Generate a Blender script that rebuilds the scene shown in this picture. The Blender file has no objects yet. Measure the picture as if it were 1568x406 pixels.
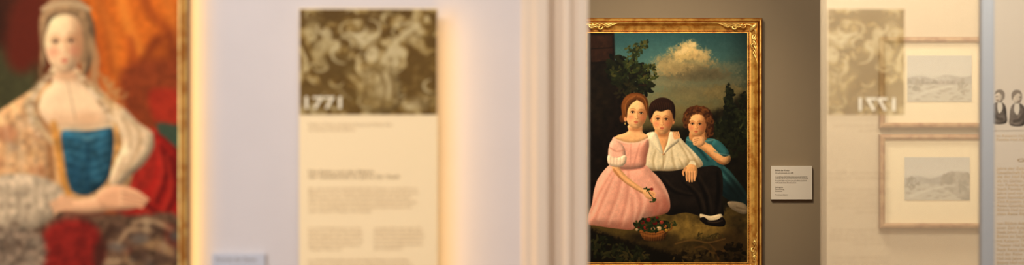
import bpy, math, random
import numpy as np
from mathutils import Vector

scene = bpy.context.scene
scene.view_settings.view_transform = 'Standard'
scene.view_settings.look = 'None'

# ------------------------------------------------------------------ metric helpers
F = 3702.2           # focal length in survey units (frame 1568 wide)
CX, CY, CZ = 784.0, 203.2, 1.5
def WX(px, Y): return (px-CX)/F*Y
def WZ(py, Y): return CZ-(py-CY)/F*Y
def lin(c):
    c = np.asarray(c, dtype=float)
    return np.where(c <= 0.04045, c/12.92, ((c+0.055)/1.055)**2.4)
def c8(r, g, b): return (r/255., g/255., b/255.)
def L4(rgb):
    v = lin(c8(*rgb)); return (float(v[0]), float(v[1]), float(v[2]), 1.0)

# ------------------------------------------------------------------ materials
def new_mat(name):
    m = bpy.data.materials.new(name); m.use_nodes = True
    nt = m.node_tree; b = nt.nodes['Principled BSDF']
    return m, nt, b
def plaster(name, rgb, var=0.04, rough=0.8, bump=0.05, scale=6):
    m, nt, b = new_mat(name)
    tc = nt.nodes.new('ShaderNodeTexCoord')
    n = nt.nodes.new('ShaderNodeTexNoise'); n.inputs['Scale'].default_value = scale; n.inputs['Detail'].default_value = 4
    nt.links.new(tc.outputs['Object'], n.inputs['Vector'])
    r = nt.nodes.new('ShaderNodeValToRGB')
    c = L4(rgb)
    r.color_ramp.elements[0].color = (c[0]*(1-var), c[1]*(1-var), c[2]*(1-var), 1)
    r.color_ramp.elements[1].color = (c[0]*(1+var), c[1]*(1+var), c[2]*(1+var), 1)
    nt.links.new(n.outputs['Fac'], r.inputs['Fac']); nt.links.new(r.outputs['Color'], b.inputs['Base Color'])
    n2 = nt.nodes.new('ShaderNodeTexNoise'); n2.inputs['Scale'].default_value = 180
    nt.links.new(tc.outputs['Object'], n2.inputs['Vector'])
    bp = nt.nodes.new('ShaderNodeBump'); bp.inputs['Strength'].default_value = bump; bp.inputs['Distance'].default_value = 0.002
    nt.links.new(n2.outputs['Fac'], bp.inputs['Height']); nt.links.new(bp.outputs['Normal'], b.inputs['Normal'])
    b.inputs['Roughness'].default_value = rough
    b.inputs['Specular IOR Level'].default_value = 0.2
    return m
def paint_mat(name, rough=0.55, spec=0.15, bump=0.1):
    m, nt, b = new_mat(name)
    a = nt.nodes.new('ShaderNodeVertexColor'); a.layer_name = 'Col'
    nt.links.new(a.outputs['Color'], b.inputs['Base Color'])
    tc = nt.nodes.new('ShaderNodeTexCoord')
    n = nt.nodes.new('ShaderNodeTexNoise'); n.inputs['Scale'].default_value = 260
    nt.links.new(tc.outputs['Object'], n.inputs['Vector'])
    bp = nt.nodes.new('ShaderNodeBump'); bp.inputs['Strength'].default_value = bump; bp.inputs['Distance'].default_value = 0.001
    nt.links.new(n.outputs['Fac'], bp.inputs['Height']); nt.links.new(bp.outputs['Normal'], b.inputs['Normal'])
    b.inputs['Roughness'].default_value = rough
    b.inputs['Specular IOR Level'].default_value = spec
    return m
def gold_mat(name, metallic=0.55, rough=0.36):
    m, nt, b = new_mat(name)
    a = nt.nodes.new('ShaderNodeVertexColor'); a.layer_name = 'Col'
    tc = nt.nodes.new('ShaderNodeTexCoord')
    n = nt.nodes.new('ShaderNodeTexNoise'); n.inputs['Scale'].default_value = 30; n.inputs['Detail'].default_value = 6
    nt.links.new(tc.outputs['Object'], n.inputs['Vector'])
    r = nt.nodes.new('ShaderNodeValToRGB')
    r.color_ramp.elements[0].position = .34; r.color_ramp.elements[0].color = (.62, .42, .28, 1)
    r.color_ramp.elements[1].position = .58; r.color_ramp.elements[1].color = (1, 1, 1, 1)
    nt.links.new(n.outputs['Fac'], r.inputs['Fac'])
    mx = nt.nodes.new('ShaderNodeMix'); mx.data_type = 'RGBA'; mx.blend_type = 'MULTIPLY'; mx.inputs[0].default_value = 1
    nt.links.new(a.outputs['Color'], mx.inputs[6]); nt.links.new(r.outputs['Color'], mx.inputs[7])
    nt.links.new(mx.outputs[2], b.inputs['Base Color'])
    bp = nt.nodes.new('ShaderNodeBump'); bp.inputs['Strength'].default_value = .25; bp.inputs['Distance'].default_value = 0.002
    nt.links.new(n.outputs['Fac'], bp.inputs['Height']); nt.links.new(bp.outputs['Normal'], b.inputs['Normal'])
    b.inputs['Metallic'].default_value = metallic; b.inputs['Roughness'].default_value = rough
    return m

# ------------------------------------------------------------------ mesh helpers
def link(o):
    scene.collection.objects.link(o); return o
def empty(name, loc):
    e = bpy.data.objects.new(name, None); e.location = loc; e.empty_display_size = .1
    return link(e)
def parent(o, e):
    o.parent = e; o.matrix_parent_inverse = e.matrix_basis.inverted()
def mesh_obj(name, verts, faces, mat, par=None, smooth=False, bevel=0):
    me = bpy.data.meshes.new(name); me.from_pydata(verts, [], faces); me.update()
    o = link(bpy.data.objects.new(name, me)); me.materials.append(mat)
    if smooth:
        for p in me.polygons: p.use_smooth = True
    if bevel:
        b = o.modifiers.new('bevel', 'BEVEL'); b.width = bevel; b.segments = 3
    if par: parent(o, par)
    return o
def box(name, x0, x1, y0, y1, z0, z1, mat, par=None, bevel=0):
    v = [(x0,y0,z0),(x1,y0,z0),(x1,y1,z0),(x0,y1,z0),(x0,y0,z1),(x1,y0,z1),(x1,y1,z1),(x0,y1,z1)]
    f = [(0,3,2,1),(4,5,6,7),(0,1,5,4),(1,2,6,5),(2,3,7,6),(3,0,4,7)]
    return mesh_obj(name, v, f, mat, par, False, bevel)

# ------------------------------------------------------------------ numpy painter
def catmull(pts, n=7, closed=True):
    P = [np.array(p, float) for p in pts]; out = []; N = len(P)
    rng = range(N) if closed else range(N-1)
    for i in rng:
        if closed: p0, p1, p2, p3 = P[i-1], P[i], P[(i+1)%N], P[(i+2)%N]
        else: p0, p1, p2, p3 = P[max(i-1,0)], P[i], P[i+1], P[min(i+2,N-1)]
        for k in range(n):
            t = k/n
            out.append(.5*((2*p1)+(-p0+p2)*t+(2*p0-5*p1+4*p2-p3)*t*t+(-p0+3*p1-3*p2+p3)*t**3))
    if not closed: out.append(P[-1])
    return np.array(out)
def blur1(a, r, times=2):
    if r < 1: return a
    for ax in (0, 1):
        for _ in range(times):
            p = np.pad(a, [(r+1, r) if i == ax else (0, 0) for i in (0, 1)], mode='edge')
            cs = np.cumsum(p, axis=ax)
            n = a.shape[ax]
            if ax == 0: a = (cs[2*r+1:2*r+1+n]-cs[0:n])/(2*r+1)
            else: a = (cs[:, 2*r+1:2*r+1+n]-cs[:, 0:n])/(2*r+1)
    return a
class Art:
    def __init__(s, x0, y0, x1, y1, res, base, seed=1):
        s.x0, s.y0, s.x1, s.y1, s.res = x0, y0, x1, y1, res
        s.nx = int(round((x1-x0)*res))+1; s.ny = int(round((y1-y0)*res))+1
        s.xs = np.linspace(x0, x1, s.nx); s.ys = np.linspace(y0, y1, s.ny)
        s.X, s.Y = np.meshgrid(s.xs, s.ys)
        s.C = np.ones((s.ny, s.nx, 3))*np.array(c8(*base))
        s.rs = np.random.RandomState(seed); s.rnd = random.Random(seed)
        s.N1 = s.fbm(9); s.N2 = s.fbm(3.5)
    def noise(s, scale):
        gx = int((s.x1-s.x0)/scale)+3; gy = int((s.y1-s.y0)/scale)+3
        g = s.rs.rand(gy, gx)*2-1
        u = (s.X-s.x0)/scale; v = (s.Y-s.y0)/scale
        i = u.astype(int); j = v.astype(int); fu = u-i; fv = v-j
        fu = fu*fu*(3-2*fu); fv = fv*fv*(3-2*fv)
        return (g[j, i]*(1-fu)+g[j, i+1]*fu)*(1-fv)+(g[j+1, i]*(1-fu)+g[j+1, i+1]*fu)*fv
    def fbm(s, scale, o=4):
        r = 0; a = 1; t = 0
        for k in range(o):
            r = r+a*s.noise(max(scale, .6)); t += a; a *= .55; scale *= .5
        return r/t*1.6
    def soften(s, amt):
        for c in range(3): s.C[..., c] = s.C[..., c]*(1-amt)+blur1(s.C[..., c], 1, 1)*amt
    def win(s, a, b, c, d, m):
        i0 = int(max(0, math.floor((a-m-s.x0)*s.res))); i1 = int(min(s.nx, math.ceil((c+m-s.x0)*s.res)+2))
        j0 = int(max(0, math.floor((b-m-s.y0)*s.res))); j1 = int(min(s.ny, math.ceil((d+m-s.y0)*s.res)+2))
        if i1-i0 < 2 or j1-j0 < 2: return None
        return slice(j0, j1), slice(i0, i1)
    def comp(s, w, d, col, soft, alpha, clip, sh=0, wd=8, light=(-.55, -.55), noise=0, col2=None, ang=0, wob=0, nfine=False, rng=None):
        if wob: d = d+s.N2[w]*wob
        a = np.clip(d/soft+.5, 0, 1); a = a*a*(3-2*a)*alpha
        if clip is not None: a = a*clip[w]
        col = np.array(c8(*col)); col = np.ones(d.shape+(3,))*col
        if col2 is not None:
            q = s.X[w]*math.cos(ang)+s.Y[w]*math.sin(ang)
            lo, hi = rng if rng else (q.min(), q.max())
            t = np.clip((q-lo)/(hi-lo+1e-6), 0, 1)[..., None]
            col = col*(1-t)+np.array(c8(*col2))*t
        f = 1
        if sh:
            h = np.clip(d/wd, 0, 1); h = np.sqrt(np.maximum(0, 1-(1-h)**2))*wd
            h = blur1(h, max(1, int(wd*s.res*.2)))
            gy, gx = np.gradient(h, 1/s.res)
            nl = np.sqrt(gx**2+gy**2+1)
            f = 1+sh*((-gx*light[0]-gy*light[1]+.6)/nl-.6)
        if noise: f = f*(1+noise*(s.N2 if nfine else s.N1)[w])
        if not np.isscalar(f): col = col*f[..., None]
        s.C[w] = s.C[w]*(1-a[..., None])+np.clip(col, 0, 1)*a[..., None]
        m = np.zeros((s.ny, s.nx)); m[w] = a/max(alpha, 1e-6)
        return m
    def shape(s, pts, col, soft=1., smooth=True, alpha=1, clip=None, n=6, **k):
        p = catmull(pts, n) if smooth else np.array(pts, float)
        mg = soft+2+abs(k.get('wob', 0))*2
        w = s.win(p[:, 0].min(), p[:, 1].min(), p[:, 0].max(), p[:, 1].max(), mg)
        if w is None: return np.zeros((s.ny, s.nx))
        X, Y = s.X[w], s.Y[w]; dm = np.full(X.shape, 1e9); ins = np.zeros(X.shape, bool)
        for i in range(len(p)):
            ax, ay = p[i-1]; bx, by = p[i]
            ex, ey = bx-ax, by-ay; wx, wy = X-ax, Y-ay
            t = np.clip((wx*ex+wy*ey)/(ex*ex+ey*ey+1e-12), 0, 1)
            dm = np.minimum(dm, (wx-ex*t)**2+(wy-ey*t)**2)
            c1 = (ay > Y) != (by > Y)
            if ey != 0: ins ^= c1 & (X < ax+(Y-ay)/ey*ex)
        d = np.sqrt(dm)*np.where(ins, 1, -1)
        return s.comp(w, d, col, soft, alpha, clip, **k)
    def stroke(s, pts, r, col, soft=1., alpha=1, clip=None, smooth=True, n=5, **k):
        P = np.array(pts, float); N = len(P)
        R = np.full(N, float(r)) if np.isscalar(r) else np.interp(np.linspace(0, 1, N), np.linspace(0, 1, len(r)), r)
        if smooth and N > 2:
            P2 = catmull(pts, n, False); R = np.interp(np.linspace(0, N-1, len(P2)), np.arange(N), R); P = P2
        m = R.max()+soft+1
        w = s.win(P[:, 0].min(), P[:, 1].min(), P[:, 0].max(), P[:, 1].max(), m)
        if w is None: return np.zeros((s.ny, s.nx))
        X, Y = s.X[w], s.Y[w]; dm = np.full(X.shape, -1e9)
        for i in range(1, len(P)):
            ax, ay = P[i-1]; bx, by = P[i]; ex, ey = bx-ax, by-ay
            t = np.clip(((X-ax)*ex+(Y-ay)*ey)/(ex*ex+ey*ey+1e-12), 0, 1)
            dd = R[i-1]+(R[i]-R[i-1])*t-np.hypot(X-ax-ex*t, Y-ay-ey*t)
            dm = np.maximum(dm, dd)
        return s.comp(w, dm, col, soft, alpha, clip, **k)
    def ell(s, cx, cy, rx, ry, col, soft=1., alpha=1, rot=0, clip=None, **k):
        m = max(rx, ry)+soft+1
        w = s.win(cx-m, cy-m, cx+m, cy+m, 0)
        if w is None: return None
        X, Y = s.X[w]-cx, s.Y[w]-cy; c, q = math.cos(rot), math.sin(rot)
        u = (X*c+Y*q)/rx; v = (-X*q+Y*c)/ry
        d = (1-np.sqrt(u*u+v*v))*min(rx, ry)
        return s.comp(w, d, col, soft, alpha, clip, **k)
    def leaves(s, cx, cy, rx, ry, n, cols, size, alpha=1, asp=.5, soft=.8):
        for i in range(n):
            a = s.rnd.random()*6.283; q = math.sqrt(s.rnd.random())
            z = size*(.6+.8*s.rnd.random())
            s.ell(cx+rx*q*math.cos(a), cy+ry*q*math.sin(a), z, z*asp, s.rnd.choice(cols), soft, alpha, s.rnd.random()*3.14)
    def face(s, cx, cy, w, h, rot, t, skin, dark, lip, iris, brow, turn=1):
        c, q = math.cos(rot), math.sin(rot); a, b = w/2, h/2
        def P(u, v): return (cx+u*a*c-v*b*q, cy+u*a*q+v*b*c)
        o = [(0,-1),(.55,-.93),(.92,-.58),(1,-.1),(.97,.28),(.80,.62),(.43,.92),(0,1.02),(-.43,.92),(-.80,.62),(-.97,.28),(-1,-.1),(-.92,-.58),(-.55,-.93)]
        m = s.shape([P(*p) for p in o], skin, soft=1.4, sh=.4, wd=a*.95)
        E = lambda u, v, rx, ry, col, soft, al: s.ell(*P(u, v), rx*a, ry*a, col, soft, al, rot, clip=m)
        S = lambda pts, r, col, soft, al: s.stroke([P(*p) for p in pts], [x*a for x in r], col, soft, al, clip=m)
        hi = tuple(min(255, x+14) for x in skin)
        E(1.0*turn, .1, .55, 1.3, dark, a*.85, .6)
        E(-.15+t, -.5, .6, .3, hi, a*.6, .5); E(-.06+t, -.15, .14, .5, hi, a*.35, .35)
        E(-.55+t, .27, .3, .28, lip, a*.5, .4); E(.5+t, .27, .27, .28, lip, a*.5, .34)
        E(t, .95, .5, .14, dark, a*.3, .3)
        ev = -.06
        for sx in (-.42, .4):
            E(sx+t, ev-.06, .3, .2, dark, a*.3, .45)
            E(sx+t, ev+.005, .17, .085, (218, 196, 168), .9, .75)
            E(sx+t, ev, .1, .1, iris, .8, .95)
            E(sx+t, ev, .045, .05, (16, 11, 8), .5, .9)
            S([(sx-.22+t, ev+.03), (sx-.1+t, ev-.055), (sx+.1+t, ev-.06), (sx+.22+t, ev+.02)], [.014, .038, .038, .014], (66, 36, 22), .9, .8)
            S([(sx-.18+t, ev+.09), (sx+t, ev+.115), (sx+.18+t, ev+.085)], [.01, .02, .01], dark, 1.1, .5)
            S([(sx-.27+t, ev-.19), (sx-.04+t, ev-.25), (sx+.26+t, ev-.2)], [.014, .04, .014], brow, 1.4, .5)
        S([(.08*turn+t, -.12), (.08*turn+t, .1), (.13*turn+t, .28)], [.03, .04, .065], dark, a*.22, .55)
        E(t, .28, .11, .08, hi, a*.14, .5)
        S([(-.12+t, .335), (0+t, .365), (.13+t, .33)], [.022, .02, .024], tuple(int(x*.7) for x in dark), 1.1, .6)
        E(t, .46, .05, .05, dark, a*.14, .3)
        S([(-.2+t, .565), (-.08+t, .535), (0+t, .55), (.08+t, .535), (.2+t, .56)], [.018, .05, .036, .05, .018], lip, 1, .85)
        S([(-.14+t, .615), (0+t, .635), (.14+t, .615)], [.02, .06, .02], tuple(min(255, int(x*1.12)) for x in lip), 1.3, .75)
        S([(-.2+t, .577), (0+t, .585), (.2+t, .574)], [.008, .022, .008], (118, 44, 34), .8, .7)
        S([(-.12+t, .73), (.12+t, .73)], [.03, .03], dark, a*.16, .4)
        E(-.05+t, .84, .18, .1, hi, a*.25, .4)
        return m
def canvas(art, name, Y, mat, par, mirror=None):
    nx, ny = art.nx, art.ny
    X = WX(art.X if mirror is None else (mirror-art.X), Y); Z = WZ(art.Y, Y)
    co = np.stack([X, np.full_like(X, Y), Z], -1).reshape(-1, 3)
    idx = np.arange(nx*ny).reshape(ny, nx)
    f = np.stack([idx[1:, :-1], idx[1:, 1:], idx[:-1, 1:], idx[:-1, :-1]], -1).reshape(-1, 4)
    if mirror is not None: f = f[:, ::-1]
    me = bpy.data.meshes.new(name); me.from_pydata(co.tolist(), [], f.tolist()); me.update()
    at = me.color_attributes.new('Col', 'FLOAT_COLOR', 'POINT')
    col = np.ones((nx*ny, 4)); col[:, :3] = lin(np.clip(art.C, 0, 1)).reshape(-1, 3)
    at.data.foreach_set('color', col.astype(np.float32).ravel())
    me.materials.append(mat); o = link(bpy.data.objects.new(name, me))
    if par: parent(o, par)
    return o

# ------------------------------------------------------------------ picture frame (mitred sweep)
def frame(name, x0, x1, z0, z1, Yw, prof, mat, par):
    V = []; Fc = []; cols = []; n = len(prof)
    corners = [(x0, z0, -1, -1), (x1, z0, 1, -1), (x1, z1, 1, 1), (x0, z1, -1, 1)]
    for (x, z, sx, sz) in corners:
        for (t, h, c) in prof:
            V.append((x+sx*t, Yw-h, z+sz*t)); cols.append(L4(c))
    for k in range(4):
        a = k*n; b = ((k+1) % 4)*n
        for i in range(n-1): Fc.append((a+i, b+i, b+i+1, a+i+1))
    o = mesh_obj(name, V, Fc, mat, par)
    at = o.data.color_attributes.new('Col', 'FLOAT_COLOR', 'POINT')
    for i, c in enumerate(cols): at.data[i].color = c
    return o
def set_col(o, rgb):
    at = o.data.color_attributes.new('Col', 'FLOAT_COLOR', 'POINT')
    at.data.foreach_set('color', np.tile(np.array(L4(rgb), dtype=np.float32), len(o.data.vertices)))
def tubes(name, paths, mat, par, rgb, sides=7):
    V = []; Fc = []
    for pts, rad in paths:
        base = len(V); N = len(pts)
        for i in range(N):
            p = Vector(pts[i]); d = (Vector(pts[min(i+1, N-1)])-Vector(pts[max(i-1, 0)])).normalized()
            u = Vector((0, 1, 0)); s = d.cross(u).normalized()
            for k in range(sides):
                a = 6.2832*k/sides; q = p+(s*math.cos(a)+u*math.sin(a)*.8)*rad[i]; V.append(tuple(q))
        for i in range(N-1):
            for k in range(sides):
                k2 = (k+1) % sides
                Fc.append((base+i*sides+k, base+i*sides+k2, base+(i+1)*sides+k2, base+(i+1)*sides+k))
    o = mesh_obj(name, V, Fc, mat, par, True); set_col(o, rgb); return o
def beads(name, pts, r, mat, par, rgb):
    V = []; Fc = []
    ring = 6; st = 3
    for (x, y, z) in pts:
        b = len(V)
        for i in range(st+1):
            ph = math.pi/2*i/st
            for k in range(ring):
                a = 6.2832*k/ring
                V.append((x+r*math.cos(ph)*math.cos(a), y-r*math.sin(ph), z+r*math.cos(ph)*math.sin(a)))
        for i in range(st):
            for k in range(ring):
                k2 = (k+1) % ring
                Fc.append((b+i*ring+k, b+i*ring+k2, b+(i+1)*ring+k2, b+(i+1)*ring+k))
    o = mesh_obj(name, V, Fc, mat, par, True); set_col(o, rgb); return o

# ------------------------------------------------------------------ text
def text(name, body, box4, Y, mat, par, mirror=False, extrude=0.0, leading=1.0, bold=0):
    x0, y0, x1, y1 = box4
    cu = bpy.data.curves.new(name, 'FONT'); cu.body = body; cu.size = .1; cu.extrude = extrude
    cu.space_line = leading; cu.offset = bold
    cu.materials.append(mat)
    o = link(bpy.data.objects.new(name, cu)); bpy.context.view_layer.update()
    bb = [Vector(v) for v in o.bound_box]
    mnx = min(v.x for v in bb); mxx = max(v.x for v in bb); mny = min(v.y for v in bb); mxy = max(v.y for v in bb)
    W = WX(x1, Y)-WX(x0, Y); H = WZ(y0, Y)-WZ(y1, Y)
    sx = W/(mxx-mnx); sy = H/(mxy-mny)
    o.rotation_euler = (math.pi/2, 0, 0)
    if mirror:
        o.scale = (-sx, sy, 1); o.location = (WX(x1, Y)+mnx*sx, Y, WZ(y1, Y)-mny*sy)
    else:
        o.scale = (sx, sy, 1); o.location = (WX(x0, Y)-mnx*sx, Y, WZ(y1, Y)-mny*sy)
    if par: parent(o, par)
    return o
WORDS = 'die der und Kunst Stadt Gesellschaft Bildnis im Jahre wurde mit einer Familie Sammlung Adel als Kaiserin Hof zu von Garten Theater alten Zeit Reise'.split()
def para(lines, width, seed):
    r = random.Random(seed); out = []
    for i in range(lines):
        s = ''
        while len(s) < width: s += r.choice(WORDS)+' '
        out.append(s[:width] if i < lines-1 else s[:int(width*.6)])
    return '\n'.join(out)

# ================================================================== ROOM
m_white = plaster('white_plaster', (218, 210, 209))
m_taupe = plaster('taupe_plaster', (142, 123, 97))
m_cream = plaster('cream_plaster', (214, 194, 160))
m_casing = plaster('painted_casing', (224, 206, 186), var=.02, rough=.5)
m_ceil = plaster('ceiling_white', (225, 220, 210))
m_side = plaster('side_wall', (205, 195, 180))
m_floor, nt, b = new_mat('oak_parquet')
tc = nt.nodes.new('ShaderNodeTexCoord'); br = nt.nodes.new('ShaderNodeTexBrick')
br.inputs['Scale'].default_value = 2.2; br.inputs['Color1'].default_value = L4((150, 105, 62)); br.inputs['Color2'].default_value = L4((128, 86, 50))
br.inputs['Mortar'].default_value = L4((60, 38, 22)); br.inputs['Mortar Size'].default_value = .006
nt.links.new(tc.outputs['Object'], br.inputs['Vector']); nt.links.new(br.outputs['Color'], b.inputs['Base Color'])
b.inputs['Roughness'].default_value = .35

XL, XR, YB, YF, H = -3.2, 2.8, -2.0, 11.0, 3.2
YW = 6.5
box('floor', XL-.15, XR+.15, YB-.15, YF+.2, -.1, 0, m_floor)
box('ceiling', XL-.15, XR+.15, YB-.15, YF+.2, H, H+.1, m_ceil)
box('wall_back', XL-.15, XR+.15, YF, YF+.2, 0, H, m_taupe)
box('wall_left', XL-.15, XL, YB, YF, 0, H, m_side)
box('wall_right', XR, XR+.15, YB, YF, 0, H, m_side)
box('wall_rear', XL-.15, XR+.15, YB-.15, YB, 0, H, m_side)
box('wall_front', XL, WX(800, YW), YW, YW+.25, 0, H, m_white)
prof = [(798,0),(801,-.010),(806,-.014),(814,-.014),(817,-.022),(822,-.032),(838,-.034),(843,-.026),(846,-.002),(855,-.002),
        (858,-.016),(860,-.036),(866,-.046),(873,-.048),(876,-.036),(880,-.036),(884,-.050),(896,-.050),(900,-.044)]
pv = [(WX(p, YW), YW+h) for p, h in prof]+[(WX(900.5, YW), YW+.27), (WX(798, YW), YW+.27)]
V = [(x, y, 0) for x, y in pv]+[(x, y, H) for x, y in pv]; n = len(pv)
Fc = [(i, (i+1) % n, n+(i+1) % n, n+i) for i in range(n)]
cas = mesh_obj('trim_1', V, Fc, m_casing)
YP = 9.0
XP = WX(1266, YP); TP = XP*F/(1256-CX)-YP
box('wall_partition', XP, XR, YP, YP+TP, 0, H, m_cream)
m_base = plaster('baseboard_paint', (225, 218, 208), rough=.5)
box('baseboard_back', WX(900, YF)-.2, XR, YF-.02, YF, 0, .12, m_base, bevel=.004)
box('baseboard_front', XL, WX(798, YW), YW-.02, YW, 0, .12, m_base, bevel=.004)
box('baseboard_partition', XP, XR, YP-.02, YP, 0, .12, m_base, bevel=.004)

# ================================================================== CHILDREN PAINTING
A = Art(899, 49, 1146, 404, 2.0, (24, 20, 13), 3)
Y = A.Y; X = A.X
def ramp(v, xs, cs):
    cs = np.array(cs, float)/255
    return np.stack([np.interp(v, xs, cs[:, i]) for i in range(3)], -1)
sky = ramp(Y+X*.05-52+A.N1*5, [50, 90, 130, 170, 210, 240], [(46,82,90),(70,106,108),(102,114,96),(108,100,68),(56,50,30),(20,17,11)])
sky = sky*np.clip(1.08-(X-1040)/420-np.maximum(0, (X-1110))/160, .55, 1.1)[..., None]
A.C[:] = sky
for (x, y, rx, ry, c, al) in [(1075,126,60,20,(108,104,82),.6),(1016,120,34,13,(124,120,94),.6),(1106,104,34,9,(112,110,88),.5),
      (1048,96,42,16,(160,144,104),.8),(1062,112,48,12,(112,102,78),.75),(1026,104,30,11,(168,150,108),.7),(1047,82,22,12,(196,172,120),.85),
      (1056,72,13,10,(216,192,140),.85),(1072,84,15,10,(190,166,118),.75),(1016,92,14,6,(152,142,108),.6),(1088,116,30,8,(88,84,66),.7),(1112,142,34,12,(112,98,62),.6),(1060,144,50,11,(122,112,80),.55),(1088,96,12,6,(150,134,98),.6)]:
    A.ell(x, y, rx, ry, c, 9, al, wob=3.4, noise=.08)
A.ell(1044, 79, 10, 4, (226,206,158), 5, .7, rot=-.4, wob=1); A.ell(1060,68,7,3.4,(226,206,158),4,.7,wob=1); A.ell(1070,80,8,3,(214,190,140),5,.6,wob=1); A.ell(1030,94,9,3,(196,176,130),5,.5,wob=1)
A.shape([(1090,172),(1110,166),(1150,160),(1150,410),(890,410),(890,205),(960,200),(1030,196),(1070,190)], (25,22,13), soft=14, noise=.3, wob=2)
A.shape([(1095,188),(1120,178),(1150,184),(1150,215),(1100,215)], (44,48,28), soft=8, noise=.4, wob=2)
A.shape([(890,40),(940,40),(942,92),(952,98),(957,120),(968,125),(972,150),(962,215),(950,300),(890,340)], (24,17,12), soft=4, smooth=False, noise=.3)
A.shape([(903,54),(938,54),(938,92),(905,96)], (50,31,22), soft=4, smooth=False, noise=.25)
A.stroke([(902,97),(940,95)], 1.3, (20,13,9), 1.5); A.stroke([(903,75),(938,73)], .8, (28,18,12), 1.5)
A.shape([(940,104),(990,112),(990,120),(940,116)], (46,32,20), soft=3, smooth=False, noise=.3)
A.shape([(944,126),(1000,128),(1002,134),(944,136)], (40,28,18), soft=3, smooth=False, noise=.3)
A.ell(915,150,22,45,(34,27,16),22,.6,noise=.3)
G1 = [(54,64,30),(68,76,34),(42,52,26),(84,84,42),(34,42,20)]; GD = [(22,26,13),(28,32,16),(34,37,19),(17,19,10)]
A.leaves(962,114,32,20,150,GD,4.5); A.leaves(945,102,18,18,60,GD,4.5); A.leaves(975,132,26,14,70,GD,4.5)
A.stroke([(962,130),(966,105),(974,85),(983,66)],.9,(30,26,14),1); A.stroke([(972,118),(985,108),(1000,100)],.8,(30,26,14),1)
A.leaves(968,98,12,14,50,G1,3.2,.85); A.leaves(975,78,9,11,34,G1,3,.9); A.leaves(986,68,9,6,20,G1,2.5,.9); A.leaves(962,74,6,7,10,G1,2.4,.9)
A.leaves(994,104,12,6,30,G1,2.8,.9); A.leaves(986,120,14,7,34,G1,3,.85); A.leaves(948,112,16,12,36,G1,3,.5); A.leaves(1004,116,6,4,8,G1,2.2)
A.leaves(960,140,18,12,40,[(36,36,18),(48,44,24)],3,.7)
A.shape([(1113,132),(1117,128),(1122,150),(1130,175),(1130,215),(1105,215),(1106,185),(1110,160)], (22,26,17), soft=3, wob=2.5)
A.leaves(1117,165,8,30,80,GD,3.2); A.leaves(1128,192,18,24,110,GD,4); A.leaves(1137,152,6,12,20,GD,3); A.leaves(1108,200,14,12,50,GD,4)
A.leaves(1134,178,10,14,30,[(44,52,30),(52,56,32)],2.4,.4); A.leaves(1112,150,5,14,14,[(44,52,34)],2.2,.4)
A.leaves(1120,222,24,18,70,GD,5)
A.shape([(890,322),(950,330),(1040,318),(1100,322),(1150,316),(1150,410),(890,410)], (92,76,38), soft=12, noise=.28, wob=2, col2=(46,36,18), ang=1.57, rng=(330,400))
A.ell(1050,352,64,13,(138,114,58),14,.75,noise=.2); A.ell(940,352,40,8,(84,70,34),8,.6)
A.ell(1120,372,26,22,(60,44,22),14,.6)
# ---- blue child (behind)
blu = A.shape([(1050,214),(1058,208),(1072,214),(1090,212),(1104,220),(1112,236),(1108,252),(1118,262),(1132,280),(1143,296),(1144,316),(1128,312),(1106,300),(1090,280),(1080,262),(1066,250),(1054,236)],
        (48,98,108), soft=1.3, sh=.6, wd=11, noise=.1)
for p in [[(1060,216),(1070,228),(1084,246)],[(1096,222),(1103,236),(1100,250)],[(1092,256),(1108,276),(1130,302)],[(1104,258),(1122,278),(1140,304)],[(1084,258),(1096,284),(1112,300)]]:
    A.stroke(p, [1, 2.6, 1.4], (20,48,56), 4.5, .65, blu); A.stroke([(x+4, y-2) for x, y in p], [.6, 1.6, .8], (84,138,142), 4, .5, blu)
A.ell(1112,300,34,20,(12,28,34),18,.75,clip=blu)
A.shape([(1114,310),(1128,309),(1142,314),(1145,326),(1136,328),(1120,320)], (204,186,160), soft=1.6, sh=.5, wd=6)
A.stroke([(1128,318),(1145,322)], 1.4, (150,130,104), 1.5, .6)
A.shape([(1058,200),(1078,200),(1082,214),(1068,220),(1056,214)], (196,142,96), soft=1.5, sh=.4, wd=6)
A.stroke([(1052,214),(1064,218),(1082,216),(1094,214)], 1.1, (130,160,154), 1.5, .6)
A.shape([(1046,178),(1052,167),(1066,162),(1082,165),(1091,176),(1093,192),(1092,206),(1084,211),(1078,200),(1052,198),(1047,190)], (70,40,22), soft=1.8, noise=.25, wob=1, sh=.4, wd=8)
A.face(1067.5,191,28,37,.02,-.1,(232,180,128),(150,88,50),(198,98,76),(54,38,28),(104,62,34))
hh = [(104,64,34),(84,50,26),(58,34,18),(126,80,44)]
for x, y in [(1057,176),(1062,173),(1068,172),(1074,173),(1079,176),(1082,181),(1054,181),(1053,187)]:
    A.ell(x, y, 3.6, 3.2, A.rnd.choice(hh[:3]), 1.8, .9); A.stroke([(x+2.6*math.cos(k*.9), y+2.4*math.sin(k*.9)) for k in range(5)], [.5, 1, .5], hh[3], 1.2, .6)
for i in range(34):
    a = math.pi*(.93+1.14*i/33); cx = 1069+17.5*math.cos(a)+A.rnd.uniform(-2.5, 2); cy = 183.5+15.5*math.sin(a)+A.rnd.uniform(-2.5, 3)
    r = 2.2+A.rnd.random()*2; q = A.rnd.random()*6
    A.stroke([(cx+r*math.cos(q+k*.9), cy+r*math.sin(q+k*.9)) for k in range(5)], [.6, 1.3, .6], hh[i % 4], 1.4, .75)
for cx, cy in [(1086,196),(1089,204),(1050,192),(1090,186),(1083,207),(1049,184)]:
    A.stroke([(cx+3*math.cos(k*.9), cy+3.4*math.sin(k*.9)) for k in range(6)], 1.1, hh[0], 1.4, .75); A.ell(cx, cy, 1.4, 1.4, hh[2], 1.2, .8)
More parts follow.
